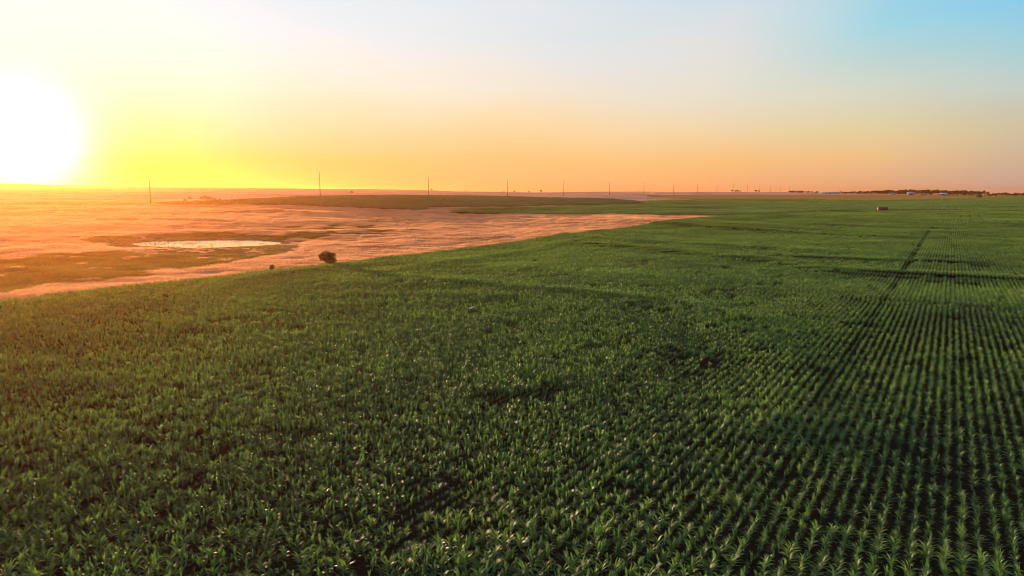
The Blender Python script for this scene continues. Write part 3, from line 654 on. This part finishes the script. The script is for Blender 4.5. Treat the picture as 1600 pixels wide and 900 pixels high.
PXS = [240, 503, 671, 793, 880, 951, 1004, 1050, 1087, 1117, 1142, 1164, 1182, 1200, 1215, 1229]
pole0 = None
for k, (px, lab) in enumerate(zip(PXS, PLAB)):
    d = 555 + 143 * k; a = math.atan((px - 800) / F); x, y = d * math.tan(a), d
    if k == 0:
        e = bpy.data.objects.new('power_pole', None); COL.objects.link(e); kids = [link('shaft', M_SHAFT, e)]
        for a_, i_ in arms: ao = link('cross_arm', a_, e); io = link('insulator', i_, ao); kids += [ao]
        pole0 = e
    else:
        e = pole0.copy(); COL.objects.link(e)
        for ch in kids:
            c_ = ch.copy(); COL.objects.link(c_); c_.parent = e
            for gch in ch.children: g_ = gch.copy(); COL.objects.link(g_); g_.parent = c_
    e.location = (x, y, float(H(x, y))); e.rotation_euler = (0, 0, -rad(32.6)); tag(e, lab, 'power pole', 'power poles in a line to the horizon')

# ------------------------------------------------------------------ farm buildings
def building(name, px, r, w, dp, hw, hr, wallm, roofm, label, cat, windows=(), door=None, rz=0.0, base_py=None, flat_roof=False):
    x, y, zz = ground_at(px, 0, r) if base_py is None else ground_at(px, base_py)
    e = bpy.data.objects.new(name, None); COL.objects.link(e); e.location = (x, y, zz); e.rotation_euler = (0, 0, -math.atan2(x, y) + rz); tag(e, label, cat)
    V_, Q_ = [], []; box(V_, Q_, 0, 0, hw / 2 - .15, w, dp, hw + .3)
    T_ = []
    if not flat_roof:
        b = len(V_); V_ += [(-w / 2, -dp / 2, hw + .002), (-w / 2, dp / 2, hw + .002), (-w / 2, 0, hw + hr), (w / 2, -dp / 2, hw + .002), (w / 2, dp / 2, hw + .002), (w / 2, 0, hw + hr)]; T_ = [(b, b + 2, b + 1), (b + 3, b + 4, b + 5)]
    link('wall', mesh_np('wall', V_, [Q_, T_] if T_ else [Q_], [wallm]), e)
    o_, th = .5, .12; V_ = []
    if flat_roof: Q_ = []; box(V_, Q_, 0, 0, hw + .3, w + .6, dp + .6, .18)
    else:
        sl = hr / (dp / 2)
        for sx in (-1, 1):
            X_ = sx * (w / 2 + o_)
            V_ += [(X_, -dp / 2 - o_, hw - o_ * sl + .02), (X_, 0, hw + hr + .02), (X_, dp / 2 + o_, hw - o_ * sl + .02), (X_, -dp / 2 - o_, hw - o_ * sl + th), (X_, 0, hw + hr + th), (X_, dp / 2 + o_, hw - o_ * sl + th)]
        Q_ = [(3, 4, 10, 9), (4, 5, 11, 10), (0, 6, 7, 1), (1, 7, 8, 2), (0, 3, 9, 6), (2, 8, 11, 5), (0, 1, 4, 3), (1, 2, 5, 4), (6, 9, 10, 7), (7, 10, 11, 8)]
    link('roof', mesh_np('roof', V_, [Q_], [roofm]), e)
    for wx_ in windows:
        V_, Q_ = [], []; box(V_, Q_, wx_, -dp / 2 - .03, hw * .58, 1.7, .1, 1.3); f_ = link('window', mesh_np('window', V_, [Q_], [M_GLASS]), e)
        V_, Q_ = [], []; box(V_, Q_, wx_, -dp / 2 - .06, hw * .58 - .72, 1.9, .16, .1); link('sill', mesh_np('sill', V_, [Q_], [M_WALLW]), f_)
    if door is not None:
        V_, Q_ = [], []; box(V_, Q_, door[0], -dp / 2 - .04, door[2] / 2, door[1], .1, door[2]); link('door', mesh_np('door', V_, [Q_], [M_DOOR]), e)
building('farm_house', 1417.5, 1900, 17, 9, 4.2, 2.6, M_WALLW, M_ROOFG, 'white farmhouse with a dark opening among the tall farm trees', 'house', (-5, 5), (0.5, 4.2, 3.0))
building('barn', 1467.5, 1900, 16, 10, 3.2, 2.6, M_WALLW, M_ROOFW, 'barn with a pale bluish roof in front of the tree belt', 'barn', (-4, 4), (0, 3, 2.8))
building('low_shed', 1437, 1920, 12, 8, 2.8, 1.2, M_WALLW, M_ROOFG, 'low grey shed between the white farmhouse and the pale roofed barn', 'shed', (3,), (-2, 3, 2.4))
building('long_shed', 1292, 2050, 48, 12, 3.2, 1.8, M_WALLW, M_ROOFG, 'very long low pale shed left of the farm on the skyline', 'shed', (-18, -10, 10, 18), (0, 4, 2.8))
building('small_house', 1270, 2100, 13, 8, 3.0, 1.8, M_WALLW, M_ROOFG, 'small pale house right of the left tree block on the skyline', 'house', (-4, 3), (0, 1.6, 2.3))
building('cottage', 1389, 1930, 14, 8, 3.0, 1.6, M_WALLW, M_ROOFG, 'low pale cottage in front of the rising tree belt', 'house', (-4, 4), (0, 1.6, 2.3))
building('field_shed', 1378.5, 750, 8.0, 5.5, 3.3, 0.5, M_WALLB, M_WALLB, 'small brown shed with one sunlit side alone in the green field', 'shed', (), (1.0, 3.4, 2.7), rz=0.22, base_py=329.5, flat_roof=True)

# ------------------------------------------------------------------ white bird low over the maize
bx, by, _ = ground_at(735, 482); k_ = 0.93; bz = CAMZ + (float(H(bx, by)) - CAMZ) * k_
e = bpy.data.objects.new('white_bird', None); COL.objects.link(e); e.location = (bx * k_, by * k_, bz); e.rotation_euler = (0, 0, 0.4)
tag(e, 'small white bird flying low over the middle of the maize', 'bird')
M_FEATHER = simple('white_feathers', (0.42, 0.40, 0.37), 0.8)
prof = [(-0.34, .012), (-0.26, .05), (-0.12, .085), (0.05, .09), (0.18, .055), (0.28, .03), (0.36, .042), (0.42, .03), (0.52, .004)]
V_, Q_ = [], []
for yy_, r_ in prof:
    for i_ in range(10): a_ = 2 * math.pi * i_ / 10; V_.append((r_ * math.cos(a_), yy_, r_ * 0.85 * math.sin(a_) + (0.05 if yy_ > .3 else 0)))
for k in range(len(prof) - 1):
    for i_ in range(10): Q_.append((k * 10 + i_, k * 10 + (i_ + 1) % 10, (k + 1) * 10 + (i_ + 1) % 10, (k + 1) * 10 + i_))
wing = []
for sx in (-1, 1):
    b = len(V_); st = [(0.05, .10, -.14, .0), (0.32, .14, -.16, .16), (0.60, .06, -.14, .24), (0.80, -.08, -.12, .22)]
    for xs, f_, r_, zh in st: V_ += [(sx * xs, f_, zh + .012), (sx * xs, r_, zh), (sx * xs, (f_ + r_) / 2, zh + .03)]
    for k in range(3):
        i0 = b + 3 * k; Q_ += [(i0, i0 + 3, i0 + 5, i0 + 2), (i0 + 2, i0 + 5, i0 + 4, i0 + 1), (i0 + 1, i0 + 4, i0 + 3, i0)]
bm_ = mesh_np('bird_body', V_, [Q_], [M_FEATHER]); smooth(bm_); link('body', bm_, e)

# ------------------------------------------------------------------ the evening haze
V_, Q_ = [], []; box(V_, Q_, 0, 0, 34, 13400, 13400, 74)
mh, t, o = newmat('evening_haze'); pv = N(t, 'ShaderNodeVolumePrincipled'); pv.inputs['Color'].default_value = (1.0, 0.33, 0.05, 1); pv.inputs['Density'].default_value = 0.000085; pv.inputs['Anisotropy'].default_value = 0.78
L(t, pv.outputs[0], o.inputs['Volume'])
tag(link('haze', mesh_np('haze', V_, [Q_], [mh])), 'thin warm evening haze over the fields', 'haze', None, 'stuff')
